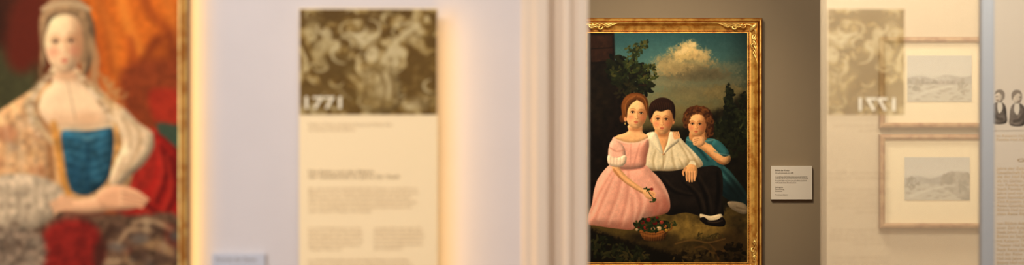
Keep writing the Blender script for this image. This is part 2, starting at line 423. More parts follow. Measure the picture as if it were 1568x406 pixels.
arm = A.shape([(1066,214),(1074,215),(1086,221),(1100,226),(1112,232),(1119,242),(1115,251),(1104,252),(1092,244),(1078,232),(1067,224)], (232,178,126), soft=1.3, sh=.55, wd=8)
A.stroke([(1080,233),(1094,245),(1108,252)], 2, (146,88,50), 5, .7, arm)
A.shape([(1096,214),(1108,222),(1117,236),(1108,240),(1098,232),(1090,222)], (54,108,118), soft=1.3, sh=.6, wd=6)
A.stroke([(1094,232),(1104,236),(1117,238)], 1.1, (106,148,152), 1.5, .6)
A.shape([(1060,216),(1063,210),(1071,208),(1078,212),(1079,220),(1072,225),(1064,223)], (228,176,130), soft=1, sh=.4, wd=5)
for k in range(4): A.stroke([(1071-k*1.3, 211+k*3.1), (1065-k*.9, 210.4+k*3.3), (1061.6+k*.4, 212.2+k*3.2)], [1.4, 1.3, 1.0], (234,184,138), .9)
for k in range(3): A.stroke([(1070-k*1.3, 212.6+k*3.1), (1063+k*.4, 213.8+k*3.2)], .4, (160,100,62), .9, .7)
A.ell(1067,208.5,7,1.3,(150,92,56),2,.5)
# ---- boy : trousers
tr = A.shape([(984,258),(1000,254),(1050,252),(1072,256),(1092,254),(1104,260),(1107,280),(1106,310),(1108,330),(1092,334),(1074,332),(1050,326),(1024,330),(1010,318),(1000,300),(990,280)],
        (30,24,20), soft=1.5, sh=.5, wd=14, noise=.2)
for p in [[(1066,272),(1080,300),(1084,328)],[(1098,264),(1100,290),(1096,326)],[(1010,272),(1030,292),(1060,300)],[(1046,280),(1066,300),(1074,326)]]:
    A.stroke(p, [1, 3, 1.5], (12,9,8), 4, .7, tr); A.stroke([(x+6, y-1) for x, y in p], [1, 2, 1], (54,45,36), 5, .45, tr)
A.shape([(1072,328),(1088,331),(1104,328),(1106,336),(1096,340),(1076,338)], (214,200,174), soft=1.2, sh=.4, wd=4)
sh_ = A.shape([(1071,336),(1078,333),(1086,338),(1098,337),(1106,333),(1111,340),(1108,347),(1094,347),(1080,344)], (24,18,15), soft=1, sh=.6, wd=5)
A.stroke([(1084,340),(1096,341),(1106,338)], .8, (80,68,54), 1.4, .6, sh_)
# shirt
sk = [(989,206),(1000,202),(1012,206),(1024,204),(1038,208),(1050,220),(1062,232),(1074,246),(1076,254),(1066,258),(1054,256),(1050,258),(1030,262),(1008,262),(990,262),(980,256),(982,238),(985,220)]
sm = A.shape(sk, (226,214,188), soft=1.4, sh=.4, wd=10, noise=.04)
for p in [[(1036,214),(1048,232),(1058,254)],[(1016,222),(1018,240),(1012,260)],[(1028,226),(1030,244),(1034,260)],[(994,214),(990,236),(986,256)],[(1004,230),(1000,246),(1002,260)],[(1046,222),(1060,238),(1068,254)],[(1040,244),(1044,252),(1046,260)]]:
    A.stroke(p, [.6, 1.6, 1.2], (172,150,114), 4.5, .55, sm); A.stroke([(x+4, y) for x, y in p], [.6, 1.6, 1], (242,232,210), 4, .55, sm)
A.stroke([(984,258),(1010,262),(1046,260)], 2, (140,118,88), 4, .6, sm)
A.ell(1062,252,14,8,(150,124,90),10,.5,clip=sm)
A.shape([(1004,198),(1024,198),(1027,210),(1020,232),(1015,238),(1009,222),(1004,210)], (226,170,120), soft=1.2, sh=.4, wd=7)
A.ell(1016,206,9,4,(152,94,58),5,.65)
A.shape([(1001,202),(1006,206),(1012,222),(1015,236),(1004,228),(995,214),(996,205)], (238,228,204), soft=1.1, sh=.4, wd=5)
A.shape([(1026,202),(1036,206),(1040,216),(1028,226),(1016,236),(1022,218)], (230,218,194), soft=1.1, sh=.4, wd=5)
A.stroke([(1015,238),(1016,262)], .7, (156,136,106), 1.5, .6, sm)
# boy head
A.ell(998.5,184,2.4,4.6,(214,150,106),1.2); A.ell(1031,186,2,4.6,(190,128,88),1.2)
A.shape([(995,184),(993,170),(997,158),(1008,151),(1020,151),(1031,158),(1034,172),(1032,186),(1028,176),(1002,176)], (46,27,18), soft=1.5, noise=.2, sh=.4, wd=8)
A.face(1014.5,184,31,44,.02,-.04,(238,186,134),(150,90,52),(202,98,76),(52,38,28),(92,56,32))
hr = A.shape([(995,183),(993.5,168),(998,157),(1010,150),(1022,151),(1031,158),(1033.5,170),(1031,182),(1029,174),(1024,168),(1013,171),(1004,170),(999,177)], (44,26,17), soft=2, sh=.4, wd=6)
for k in range(9): A.stroke([(998+k*3.6, 156+abs(4-k)*.7), (1000+k*3.4, 161), (1002+k*3.1, 168)], .5, (80,50,30), 1.3, .5, hr)
A.stroke([(1060,252),(1057,258)], 5.5, (232,222,198), 1.8)
hm = A.shape([(1050,256),(1056,252),(1065,254),(1068,262),(1066,272),(1058,276),(1051,270),(1049,262)], (228,174,122), soft=1.1, sh=.4, wd=6)
for k in range(4): A.stroke([(1052+k*4, 264), (1051.5+k*4.2, 271), (1052+k*3.8, 277+(1.5 if k in (1, 2) else 0))], [2, 1.8, 1.3], (228,174,126), .9, sh=.3, wd=2)
for k in range(3): A.stroke([(1054+k*4, 265), (1053.7+k*4, 276)], .4, (150,94,58), .9, .65)
A.stroke([(1050,258),(1046,264),(1047,269)], [2, 1.7, 1.2], (220,164,116), .9)
for k in range(4): A.stroke([(1031+k*2.5, 202.5), (1032+k*2.7, 208), (1033.5+k*2.2, 213-k*.6)], 1.2, (226,172,126), .9)
# ---- girl : skirt
sk = A.shape([(938,250),(960,254),(985,252),(998,262),(1012,276),(1022,294),(1026,310),(1024,324),(1010,330),(990,334),(976,342),(968,352),(940,350),(912,346),(901,344),(900,332),(906,314),(910,290),(918,270)],
        (232,174,160), soft=1.5, sh=.42, wd=20, noise=.03)
for p, r in [([(946,256),(930,290),(910,338)],2.2),([(954,258),(944,300),(926,346)],2.2),([(962,262),(960,300),(948,348)],2),([(972,290),(982,312),(970,346)],2.4),
          ([(990,300),(1006,312),(1002,328)],2.2),([(938,262),(920,292),(904,326)],1.6),([(996,270),(1014,296),(1020,318)],2.1),([(966,300),(968,324),(962,350)],1.6)]:
    A.stroke(p, [.6, r, r*.8], (190,124,110), 7.5, .5, sk); A.stroke([(x+6, y-2) for x, y in p], [.6, r*.8, r*.5], (246,204,190), 7, .5, sk)
A.ell(1012,318,20,16,(160,94,80),16,.6,clip=sk); A.ell(955,348,50,8,(164,102,86),12,.5,clip=sk)
A.stroke([(902,345),(940,351),(968,352)], 1.6, (150,88,74), 5, .55, sk)
A.stroke([(976,346),(1000,336),(1024,326)], 3, (96,56,44), 7, .6, sk)
bo = A.shape([(937,214),(944,210),(960,218),(975,218),(990,212),(994,222),(990,240),(986,256),(962,260),(938,256),(936,236)], (232,174,160), soft=1.4, sh=.5, wd=11)
for p in [[(950,222),(956,240),(958,256)],[(980,220),(974,240),(970,256)],[(966,220),(965,256)]]: A.stroke(p, [.5, 1, .5], (192,126,112), 3.5, .5, bo)
A.ell(988,240,7,18,(176,108,92),8,.5,clip=bo)
A.stroke([(938,256),(962,261),(986,257)], 1.1, (192,124,112), 2.5, .6)
A.shape([(962,192),(982,190),(984,202),(992,208),(990,214),(976,219),(960,219),(943,213),(944,208),(956,204),(962,200)], (240,190,142), soft=1.3, sh=.3, wd=7)
A.ell(974,198,9,3.6,(164,102,64),5,.65)
A.stroke([(940,213),(958,219),(976,219),(991,213)], 1.3, (242,208,192), 1.5, .8)
am = A.stroke([(942,244),(944,260),(958,275),(976,288),(990,296)], [6, 5.8, 4.8, 4, 3.3], (236,184,136), 1.2, sh=.5, wd=5)
A.stroke([(940,260),(954,278),(972,291),(988,299)], 1.2, (160,96,64), 3.5, .65, am)
sv = A.shape([(936,216),(946,216),(956,226),(958,242),(954,253),(942,256),(932,252),(931,238),(932,226)], (236,188,174), soft=1.4, sh=.5, wd=7)
A.stroke([(933,226),(944,232),(957,230)], 1, (192,132,118), 3, .6, sv)
A.shape([(931,238),(944,242),(958,238),(958,250),(948,256),(932,252)], (242,222,204), soft=1.4, sh=.45, wd=5)
for k in range(5): A.stroke([(935+k*5, 241), (934.5+k*5, 253)], .6, (198,168,146), 1.8, .5, sv)
A.shape([(984,292),(992,290),(1000,294),(1003,302),(996,306),(988,302)], (232,182,138), soft=1.1, sh=.4, wd=5)
for k in range(4): A.stroke([(992+k*1.2, 292+k*3), (998+k, 293.5+k*3), (1003-k*.4, 297+k*2.6)], [1.7, 1.5, 1.1], (234,182,136), .9)
for k in range(3): A.stroke([(994+k*1.2, 294+k*3), (1002, 298.5+k*2.8)], .35, (160,100,66), .9, .7)
A.stroke([(1000,304),(994,296),(990,289)], .6, (50,60,28), .9); A.leaves(991,291,5,3,7,[(52,66,30),(40,54,24)],2.2); A.ell(998,290,2.4,2.2,(140,46,38),1.2); A.leaves(1000,308,4,3,6,[(52,66,30)],2.2)
# girl head
A.shape([(953,176),(951,162),(956,150),(966,143),(980,143),(989,150),(992,162),(991,174),(986,160),(960,160),(957,182),(953,186)], (96,56,27), soft=1.7, sh=.4, wd=8)
A.ell(953,182,4.5,6,(82,48,23),2.4)
A.face(974.5,174,32,46,.1,.05,(242,194,144),(160,98,58),(206,104,84),(54,44,34),(126,80,44))
A.shape([(954.5,185),(952,170),(954,155),(962,146),(973,143.5),(977,145),(975,153),(967,159),(961.5,168),(959.5,181)], (118,72,34), soft=2, sh=.4, wd=6)
A.shape([(973,144.5),(984,145),(991,152),(993,164),(992,177),(988.5,168),(984,158),(975,152.5)], (108,65,31), soft=2, sh=.4, wd=5)
for k in range(7):
    A.stroke([(974-k*.4, 146+k*.4), (963-k*.9, 151+k*1.3), (956+k*.4, 165+k*2)], .4, (152,98,52), 1.2, .5)
    A.stroke([(976, 146+k*.4), (984+k*.6, 149+k*.6), (991-k*.2, 161+k)], .4, (146,94,48), 1.2, .45)
A.ell(957.5,183,2,3.8,(224,162,118),1.2); A.ell(957.2,189.5,.9,1.8,(210,184,116),.8)
# basket of flowers
A.ell(1000,362,34,8,(30,22,12),8,.7)
bk = A.shape([(980,353),(1000,357),(1022,351),(1019,363),(1012,369),(990,369),(983,363)], (124,78,38), soft=1.2, sh=.7, wd=9)
for yy in (358, 363, 366): A.stroke([(980,yy-2),(1000,yy+2),(1020,yy-3)], .7, (84,48,22), 1, .7, bk)
for k in range(11): A.stroke([(982+k*3.9, 354), (984+k*3.4, 370)], .4, (160,116,60), 1.2, .4, bk)
A.stroke([(1018,356),(1028,351),(1028,343),(1021,345)], 1.0, (118,76,36), 1)
A.leaves(998,345,26,10,100,[(30,40,18),(42,54,24),(22,28,14)],3.6)
for (x, y, r, c) in [(984,341,3.2,(112,26,22)),(993,337,3.4,(136,36,30)),(1003,342,3.6,(100,20,18)),(1013,341,3,(150,62,46)),(989,349,3.6,(140,32,28)),(1000,351,3.2,(190,136,108)),
                 (1009,350,3.6,(200,172,132)),(1018,347,3,(174,104,54)),(979,348,3,(100,24,20)),(1020,353,2.4,(190,148,62)),(1006,334,2.4,(118,28,26)),(975,352,2.2,(190,164,134))]:
    A.ell(x, y, r, r*.9, c, 1.4); A.stroke([(x+r*.5*math.cos(k), y+r*.45*math.sin(k)) for k in range(5)], .4, tuple(int(v*.6) for v in c), 1, .7); A.ell(x-r*.3, y-r*.35, r*.3, r*.25, tuple(min(255, int(v*1.2+12)) for v in c), 1.2, .7)
A.leaves(998,345,26,10,26,[(34,46,20),(50,62,28)],2.6,.9); A.leaves(1030,345,7,5,12,[(46,56,26)],2.4)
A.shape([(890,352),(920,356),(950,366),(985,376),(1010,384),(1040,392),(1060,410),(890,410)], (20,16,9), soft=9, wob=3)
A.leaves(925,378,30,16,90,[(38,40,20),(26,30,14),(52,50,25),(18,18,9)],4.6,asp=.35); A.leaves(965,390,28,12,70,[(38,40,20),(26,28,13),(60,54,27)],4.6,asp=.35)
A.stroke([(1034,374),(1060,368),(1084,372),(1110,366)], 1.2, (108,82,46), 1.8, .7); A.stroke([(1050,386),(1075,378),(1092,388),(1120,380)], 1.5, (92,68,36), 2, .7)
A.stroke([(1084,372),(1096,384),(1100,398)], 1.2, (90,64,34), 1.8, .7); A.leaves(1060,392,34,10,60,[(50,40,20),(28,22,11),(72,58,30)],4,asp=.4)
A.leaves(1122,388,22,14,60,[(32,24,13),(46,36,18),(22,17,9)],4.6); A.leaves(1085,362,22,5,20,[(90,76,38),(60,52,26)],3,asp=.3)
A.ell(1130,300,20,60,(18,14,9),26,.4)
A.soften(.55)
A.C *= (1+.03*A.N2+.02*A.noise(1.0))[..., None]
A.C = np.clip(A.C, 0, 1)**1.12*np.array([1.07, 1.01, .90])

m_paint = paint_mat('oil_paint', .5, .05, .03)
m_gold = gold_mat('gilded_wood')
e = empty('children_portrait_painting', (WX(1022, 10.95), 10.95, WZ(217, 10.95)))
canvas(A, 'canvas', 10.965, m_paint, e)
Yf = 10.95
gx0, gx1, gz0, gz1 = WX(900, Yf), WX(1144, Yf), WZ(402, Yf), WZ(51, Yf)
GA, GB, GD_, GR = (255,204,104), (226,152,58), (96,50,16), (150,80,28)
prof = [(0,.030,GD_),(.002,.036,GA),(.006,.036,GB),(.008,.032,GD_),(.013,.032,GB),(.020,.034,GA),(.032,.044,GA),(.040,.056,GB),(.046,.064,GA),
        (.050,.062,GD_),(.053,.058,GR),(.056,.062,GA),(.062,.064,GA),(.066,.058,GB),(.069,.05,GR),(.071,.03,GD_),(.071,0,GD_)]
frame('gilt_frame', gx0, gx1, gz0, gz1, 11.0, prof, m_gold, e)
pts = []
t = .010; y = 11.0-.033
n = 150
for k in range(n): pts += [(gx0-t+(gx1-gx0+2*t)*k/(n-1), y, gz1+t), (gx0-t+(gx1-gx0+2*t)*k/(n-1), y, gz0-t)]
n = 210
for k in range(n): pts += [(gx0-t, y, gz0-t+(gz1-gz0+2*t)*k/(n-1)), (gx1+t, y, gz0-t+(gz1-gz0+2*t)*k/(n-1))]
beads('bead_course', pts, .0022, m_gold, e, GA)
paths = []
for (cx, cz, sx, sz) in [(gx0, gz0, -1, -1), (gx1, gz0, 1, -1), (gx1, gz1, 1, 1), (gx0, gz1, -1, 1)]:
    def W(u, v, d): return (cx+sx*u, 11.0-d, cz+sz*v)
    for swap in (0, 1):
        def Q(u, v, d): return W(v, u, d) if swap else W(u, v, d)
        for (s0, dirn, r0) in [(-.02, 1, .016), (-.055, -1, .013), (-.09, 1, .011)]:
            c = [Q(.032+dirn*.004+r0*math.cos(a)*(1-k/16), s0+r0*math.sin(a)*(1-k/16), .052+.006*k/12) for k, a in enumerate([dirn*(1.2+.42*j) for j in range(13)])]
            paths.append((c, [.0022+.0028*math.sin(math.pi*(j+1)/14) for j in range(13)]))
        paths.append(([Q(.034+.007*math.sin(j*.9), .02-.0115*j, .055) for j in range(12)], [.0045*(1-j/13)+.001 for j in range(12)]))
        for j in range(5):
            paths.append(([Q(.022+.006*k, -.012-.02*j-.004*k*(k-1), .05+.003*k) for k in range(5)], [.001, .004, .005, .003, .0008]))
    paths.append(([W(.012+.009*k, .012+.009*k, .05+.006*math.sin(k*.6)) for k in range(6)], [.004, .009, .011, .009, .006, .002]))
tubes('corner_ornaments', paths, m_gold, e, (255,214,120))

m_card = plaster('label_card', (222,208,188), var=.01, rough=.7)
m_ink = plaster('printed_ink', (96,86,76), var=.01)
m_ink2 = plaster('small_print_ink', (130,118,104), var=.01)
e = empty('wall_label', (WX(1212, 10.98), 10.98, WZ(280, 10.98)))
box('card', WX(1181, 10.97), WX(1244, 10.97), 10.975, 11.0, WZ(306, 10.97), WZ(254.5, 10.97), m_card, e, bevel=.001)
text('heading', 'Bildnis der Kinder', (1187, 260, 1209, 262.4), 10.973, m_ink, e)
text('subtitle', 'Oil auf Leinwand um 1840', (1187, 264, 1215, 266), 10.973, m_ink2, e)
text('paragraph', para(4, 62, 4), (1187, 270, 1237, 281), 10.973, m_ink2, e)
text('footer', 'Leihgabe\nSammlung\nInventar', (1187, 286, 1201, 294), 10.973, m_ink2, e)
text('footer_note', 'Privatbesitz Galerie', (1187, 297.5, 1206, 299.5), 10.973, m_ink2, e)

# ================================================================== LADY PORTRAIT
B = Art(-62, -80, 275, 486, 1.0, (70,38,22), 9)
B.C[:] = ramp(B.X+B.N1*14, [-60, 20, 90, 150, 210, 275], [(34,22,15),(66,34,20),(108,50,22),(176,84,30),(192,100,32),(118,54,24)])
B.shape([(-70,70),(40,90),(60,130),(30,190),(-70,200)], (66,66,42), soft=34, noise=.1)
B.shape([(120,-90),(240,-90),(275,-20),(275,30),(230,60),(190,120),(165,110),(150,50),(128,10)], (200,106,34), soft=28, noise=.12, wob=3)
for p, c in [([(140,-40),(160,30),(175,110)],(110,48,20)),([(180,-60),(190,20),(215,80)],(234,150,60)),([(215,-60),(225,10),(262,50)],(132,58,24)),([(150,0),(172,60),(180,120)],(218,126,46)),([(240,-40),(262,20),(275,60)],(200,116,44)),([(240,60),(220,100),(240,150)],(98,40,20)),([(200,60),(205,110),(190,150)],(142,60,26))]:
    B.stroke(p, [5,7,5], c, 20, .65)
B.shape([(185,110),(240,90),(280,110),(280,200),(225,200),(190,170)], (130,60,30), soft=24, noise=.12)
B.shape([(228,142),(262,136),(282,150),(282,190),(240,188)], (156,48,30), soft=14, noise=.1)
B.shape([(20,10),(60,-10),(70,60),(40,110),(10,90)], (92,36,22), soft=26)
B.shape([(215,200),(262,206),(285,240),(285,340),(200,330),(195,260)], (150,40,30), soft=8, noise=.15, sh=.4, wd=20)
B.shape([(240,190),(270,192),(285,200),(285,226),(255,222)], (58,76,62), soft=8)
# body
B.shape([(-70,215),(0,170),(45,140),(80,125),(135,128),(165,150),(195,190),(205,240),(190,300),(120,320),(40,320),(-70,330)], (200,160,112), soft=4, noise=.15, sh=.3, wd=20)
sl = B.shape([(-70,230),(0,170),(45,150),(64,175),(80,230),(84,290),(60,310),(-10,300),(-70,310)], (208,168,122), soft=4, noise=.25, sh=.35, wd=24)
for (x, y, r, c) in [(10,205,16,(178,112,82)),(40,190,12,(222,196,160)),(30,240,18,(222,190,146)),(58,262,12,(160,104,68)),(-10,250,16,(186,132,92)),(8,280,14,(224,196,160)),(40,288,10,(140,130,122)),(60,205,9,(188,124,82)),(20,225,7,(116,116,112)),(50,235,7,(196,150,90))]:
    B.ell(x, y, r, r*.8, c, 12, .55, clip=sl, wob=3)
for k in range(7): B.stroke([(-20+k*11, 176+k*-2), (-8+k*10, 220), (-14+k*12, 290)], [.8,2,.8], (160,116,78) if k % 2 else (230,206,170), 7, .4, sl)
B.stroke([(62,170),(74,205),(78,250),(80,292)], [3,5,3], (150,96,52), 7, .6)
ch = B.shape([(78,104),(118,104),(126,128),(156,150),(170,178),(164,196),(130,197),(98,198),(74,190),(60,168),(66,142),(80,128)], (244,216,178), soft=3, sh=.25, wd=18)
B.ell(106,116,24,8,(186,136,98),12,.6); B.ell(134,182,22,11,(208,160,120),16,.5,clip=ch); B.ell(92,184,18,11,(214,170,130),16,.4,clip=ch)
for p in [[(80,110),(60,132),(44,160),(58,190),(80,218)],[(120,112),(150,140),(176,168),(178,194)]]: B.stroke(p, [4,7,4], (198,180,144), 8, .75, noise=.2)
for i in range(26):
    tq = i/25; B.ell(80-34*math.sin(tq*2.6), 112+100*tq, 4, 3, B.rnd.choice([(222,206,176),(160,134,102)]), 3, .6)
    B.ell(122+56*tq, 116+74*tq, 4, 3, B.rnd.choice([(222,206,176),(160,134,102)]), 3, .6)
bd = B.shape([(94,204),(112,197),(134,200),(156,196),(172,196),(174,230),(168,268),(152,290),(128,300),(106,288),(98,250)], (40,88,114), soft=4, noise=.3, sh=.5, wd=18)
for k in range(6): B.stroke([(98+k*.8, 210+k*14), (134, 218+k*14), (170-k*.8, 206+k*14)], 1, (26,56,78), 6, .5, bd); B.stroke([(102, 216+k*14), (134, 225+k*14), (166, 213+k*14)], 1, (84,132,150), 7, .35, bd)
B.stroke([(134,200),(134,298)], 2, (24,60,86), 5, .7, bd); B.ell(134,212,9,5,(84,136,158),5,.7); B.ell(120,206,7,4,(70,120,144),5,.7); B.ell(148,206,7,4,(70,120,144),5,.7)
B.ell(112,270,14,24,(24,56,80),14,.5,clip=bd)
B.stroke([(82,190),(90,230),(96,270),(106,300)], [5,6,5], (190,134,60), 7, .85, noise=.2); B.stroke([(178,190),(180,226),(172,262)], [3,4,3], (188,138,70), 6, .8, noise=.2)
B.stroke([(92,197),(134,198),(174,192)], 2.4, (230,208,170), 4, .8)
B.stroke([(103,124),(109,150),(116,184)], .9, (140,116,90), 4, .5)
ws = B.shape([(172,160),(190,166),(212,188),(234,204),(236,224),(222,250),(200,270),(178,290),(168,276),(178,244),(188,220),(180,194)], (224,204,170), soft=4, noise=.1, sh=.5, wd=16)
for p in [[(180,170),(196,196),(200,226)],[(200,186),(214,204),(212,230)],[(190,240),(182,262),(176,280)],[(216,210),(208,236),(190,262)]]: B.stroke(p, [1,3,1.6], (172,142,106), 9, .6, ws)
for cx, cy in [(172,136),(186,144),(180,160),(166,126),(168,150)]:
    B.stroke([(cx+7*math.cos(k*.9), cy+6*math.sin(k*.9)) for k in range(6)], 2.4, (188,148,98), 6, .7)
B.stroke([(150,112),(166,128),(176,146)], 3, (182,140,92), 7, .7)
rs = B.shape([(236,206),(256,214),(280,250),(280,345),(226,352),(190,340),(176,316),(206,300),(232,280),(240,240)], (144,32,25), soft=4, noise=.2, sh=.5, wd=18)
for p in [[(246,220),(256,262),(240,310)],[(262,240),(270,290),(250,336)],[(220,310),(236,326),(262,336)]]: B.stroke(p, [2,6,3], (86,20,16), 10, .7, rs); B.stroke([(x-8,y) for x,y in p], [2,3,2], (184,56,42), 8, .6, rs)
# lower skirt with brocade
B.shape([(-70,300),(40,300),(120,320),(200,330),(280,340),(280,490),(-70,490)], (96,74,58), soft=8, noise=.3, wob=3)
for i in range(110):
    B.ell(B.rnd.uniform(100,275), B.rnd.uniform(338,480), B.rnd.uniform(6,15), B.rnd.uniform(4,9), B.rnd.choice([(190,168,134),(116,114,112),(54,40,32),(160,130,94),(198,178,146),(78,60,50),(140,114,90),(104,46,36),(70,74,78)]), 9, .6, B.rnd.random()*3, wob=2)
B.shape([(70,352),(110,334),(150,350),(160,390),(140,430),(80,430),(56,396)], (124,34,28), soft=16, noise=.2, sh=.35, wd=16)
B.stroke([(170,350),(150,390),(160,440)], [5,8,5], (60,40,32), 12, .7)
for p in [[(182,372),(200,352),(232,354)],[(204,342),(230,338),(262,352)]]: B.stroke(p, [3,4,2], (200,174,138), 10, .6)
B.ell(214,366,14,8,(96,94,92),9,.7); B.ell(246,398,14,10,(84,66,54),9,.7)
lc = B.shape([(-60,300),(0,270),(50,268),(90,284),(100,306),(84,330),(50,352),(0,360),(-60,370)], (194,180,156), soft=7, noise=.22, sh=.35, wd=20)
for k in range(9): B.stroke([(-30+k*14, 280), (-28+k*14, 310), (-34+k*15, 350)], [1,2.4,1.5], (138,122,102), 9, .35, lc)
B.shape([(-60,350),(10,350),(60,358),(70,400),(40,440),(-60,460)], (122,108,94), soft=12, noise=.4, wob=3)
for i in range(30): B.ell(B.rnd.uniform(-50,60), B.rnd.uniform(330,430), 8, 5, B.rnd.choice([(204,190,166),(84,68,56),(150,138,122)]), 8, .6, B.rnd.random()*3)
fa = B.shape([(92,298),(112,306),(146,300),(176,284),(186,296),(178,318),(150,326),(118,328),(92,322)], (228,182,144), soft=3, sh=.4, wd=12)
ha = B.shape([(150,294),(176,284),(206,290),(222,302),(220,314),(196,322),(166,322),(150,312)], (226,176,138), soft=3, sh=.4, wd=10)
for k in range(4): B.stroke([(186, 292+k*7), (208, 296+k*6), (226-k*3, 306+k*4)], [4,3.6,2.6], (230,182,144), 2, .9, sh=.4, wd=4)
for k in range(3): B.stroke([(188, 296+k*7), (220, 304+k*5)], .8, (160,100,72), 2, .6)
for k in range(4): B.stroke([(108, 304+k*5), (92, 306+k*5), (78+k*2, 312+k*5)], [3.6,3.2,2.4], (222,176,138), 2, .9)
B.stroke([(100,326),(140,330),(190,324)], 3, (110,60,44), 8, .6)
# head
B.shape([(62,74),(60,30),(74,4),(98,-6),(126,2),(142,28),(146,62),(140,100),(126,116),(116,70),(76,70),(70,104),(62,92)], (140,114,84), soft=4, noise=.15, sh=.35, wd=14)
B.stroke([(138,60),(146,90),(144,118),(150,140)], [5,7,4], (172,142,104), 6, .8); B.stroke([(66,80),(62,106),(64,122)], [2,3,2], (150,124,92), 5, .6)
B.face(98,66,58,92,-.05,-.02,(244,212,170),(180,122,82),(196,100,80),(66,50,40),(140,104,72))
B.shape([(67,62),(65,30),(76,10),(98,2),(122,8),(136,30),(136,64),(129,42),(117,27),(98,22),(81,28),(73,42)], (158,130,96), soft=5, noise=.2, sh=.35, wd=10)
for i in range(14): B.ell(66+i*5.4, 14-9*math.sin(i/13*math.pi), 4.5, 4, (192,172,138), 4, .6)
B.stroke([(64,14),(98,-10),(136,14)], 1.6, (206,186,154), 5, .5)
B.C *= (1+.04*B.N2)[..., None]
B.C = np.clip(B.C*np.array([1.05, .99, .91]), 0, 1)
YLw = 6.455
e = empty('lady_portrait_painting', (WX(106, YLw), YLw, WZ(203, YLw)))
canvas(B, 'canvas', YLw-.035, m_paint, e)
lx0, lx1, lz0, lz1 = WX(-60, YLw-.04), WX(272, YLw-.04), WZ(484, YLw-.04), WZ(-78, YLw-.04)
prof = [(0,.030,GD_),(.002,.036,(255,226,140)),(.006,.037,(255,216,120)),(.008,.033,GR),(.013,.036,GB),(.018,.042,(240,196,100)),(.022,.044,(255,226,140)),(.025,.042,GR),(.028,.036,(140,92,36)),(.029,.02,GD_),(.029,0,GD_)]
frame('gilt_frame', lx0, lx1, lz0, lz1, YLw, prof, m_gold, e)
box('stretcher', lx0+.02, lx1-.02, YLw-.03, YLw, lz0+.02, lz1-.02, plaster('stretcher_pine', (150,120,80)), e)
box('hanging_batten', lx0+.1, lx1-.1, YLw, 6.5, 1.62, 1.67, m_base, e)
e = empty('wall_label.001', (WX(365, 6.49), 6.49, WZ(420, 6.49)))
m_card2 = plaster('label_card_cool', (200,202,212), var=.01)
box('card', WX(325, 6.49), WX(406, 6.49), 6.485, 6.5, WZ(455, 6.49), WZ(389, 6.49), m_card2, e, bevel=.001)
text('heading', 'Portrait der Dame', (331, 395, 392, 401), 6.4845, m_ink2, e)
text('paragraph', para(5, 40, 14), (331, 408, 398, 440), 6.4845, m_ink2, e)

# ================================================================== 1771 INFO PANEL
def engraving(seed):
    D = Art(459, 14, 669, 176, 1.0, (118,94,48), seed)
    n1 = D.fbm(34, 3); n2 = D.fbm(26, 3)
    wx = np.sin((D.X+n1*40)/13)+np.sin((D.Y+n2*44)/11+n1*3)
    v = np.abs(wx)*.5+n2*.35
    v = np.clip((v-.2)*1.0, 0, 1)
    D.C = ramp(v, [0, .3, .6, 1], [(96,70,26),(130,101,46),(162,136,82),(200,180,132)])
    for (x, y, rx, ry, c, al) in [(505,22,40,12,(88,64,24),.7),(640,120,22,40,(100,75,32),.6),(520,100,26,18,(90,67,26),.7),(490,150,36,22,(112,86,40),.7),(560,60,20,14,(205,188,144),.6),(600,90,14,24,(200,182,138),.6),
                    (590,130,16,22,(206,190,148),.6),(478,45,10,16,(190,172,126),.5),(630,50,16,18,(196,176,130),.5),(545,150,18,10,(104,80,34),.7),(575,25,22,8,(96,72,32),.7),(640,160,22,10,(200,182,140),.5),(500,70,18,10,(186,168,122),.6)]:
        D.ell(x, y, rx, ry, c, 12, al, D.rnd.uniform(-.5, .5), wob=3)
    for i in range(60):
        x = D.rnd.uniform(465, 665); y = D.rnd.uniform(20, 170); r = D.rnd.uniform(6, 20); q = D.rnd.random()*6; s = D.rnd.choice([-1, 1])
        c = D.rnd.choice([(214,198,154),(200,182,134),(88,64,24),(100,77,34)])
        D.stroke([(x+r*math.cos(q+s*k*.6), y+r*.8*math.sin(q+s*k*.6)) for k in range(6)], [.8, 2.6, .8], c, 3, .7)
    D.ell(570, 84, 10, 13, (214,196,150), 3, .8, .4); D.ell(566, 82, 3, 2, (110,86,44), 2, .7); D.shape([(548,100),(580,96),(606,110),(616,150),(600,172),(560,172),(545,140)], (176,154,104), soft=8, alpha=.4, sh=.7, wd=14)
    for p in [[(556,104),(562,132),(548,168)],[(574,102),(590,130),(584,168)],[(600,110),(604,140),(620,168)]]: D.stroke(p, [1,2.8,1], (110,84,40), 5, .6)
    D.ell(500, 52, 8, 10, (206,188,142), 3, .7, -.3); D.stroke([(500,62),(486,82),(500,104)], [6,9,4], (180,160,112), 4, .6)
    D.stroke([(640,40),(610,60),(586,96)], [3,5,3], (208,190,144), 3, .7)
    D.stroke([(462,140),(520,142),(540,174)], 6, (110,84,38), 12, .6)
    return D
D = engraving(21)
m_print = paint_mat('satin_print', .5, .12, .02)
YPn = 6.43
m_panel = plaster('panel_cream', (255,230,184), var=.01, rough=.5, bump=.01)
m_fade = plaster('panel_ink', (200,174,134), var=.01)
m_head = plaster('panel_heading_ink', (172,146,106), var=.01)
m_num = plaster('numeral_ink', (246,234,204), var=.01)
e = empty('info_panel', (WX(564, YPn), YPn, 1.2))
box('board', WX(458, YPn), WX(670, YPn), YPn, YPn+.010, WZ(700, YPn), WZ(12.5, YPn), m_panel, e, bevel=.0015)
box('standoff_rail', WX(500, YPn), WX(600, YPn), YPn+.010, 6.5, 1.3, 1.36, m_base, e)
canvas(D, 'engraving_print', YPn-.0015, m_print, e)
text('numerals', '1771', (467, 148, 523, 167), YPn-.003, m_num, e, extrude=.001, bold=.0015)
def T(nm, body, b4, mat=m_fade, **k): text(nm, body, b4, YPn-.001, mat, e, **k)
T('lead_text', para(2, 44, 1), (472, 188, 600, 201))
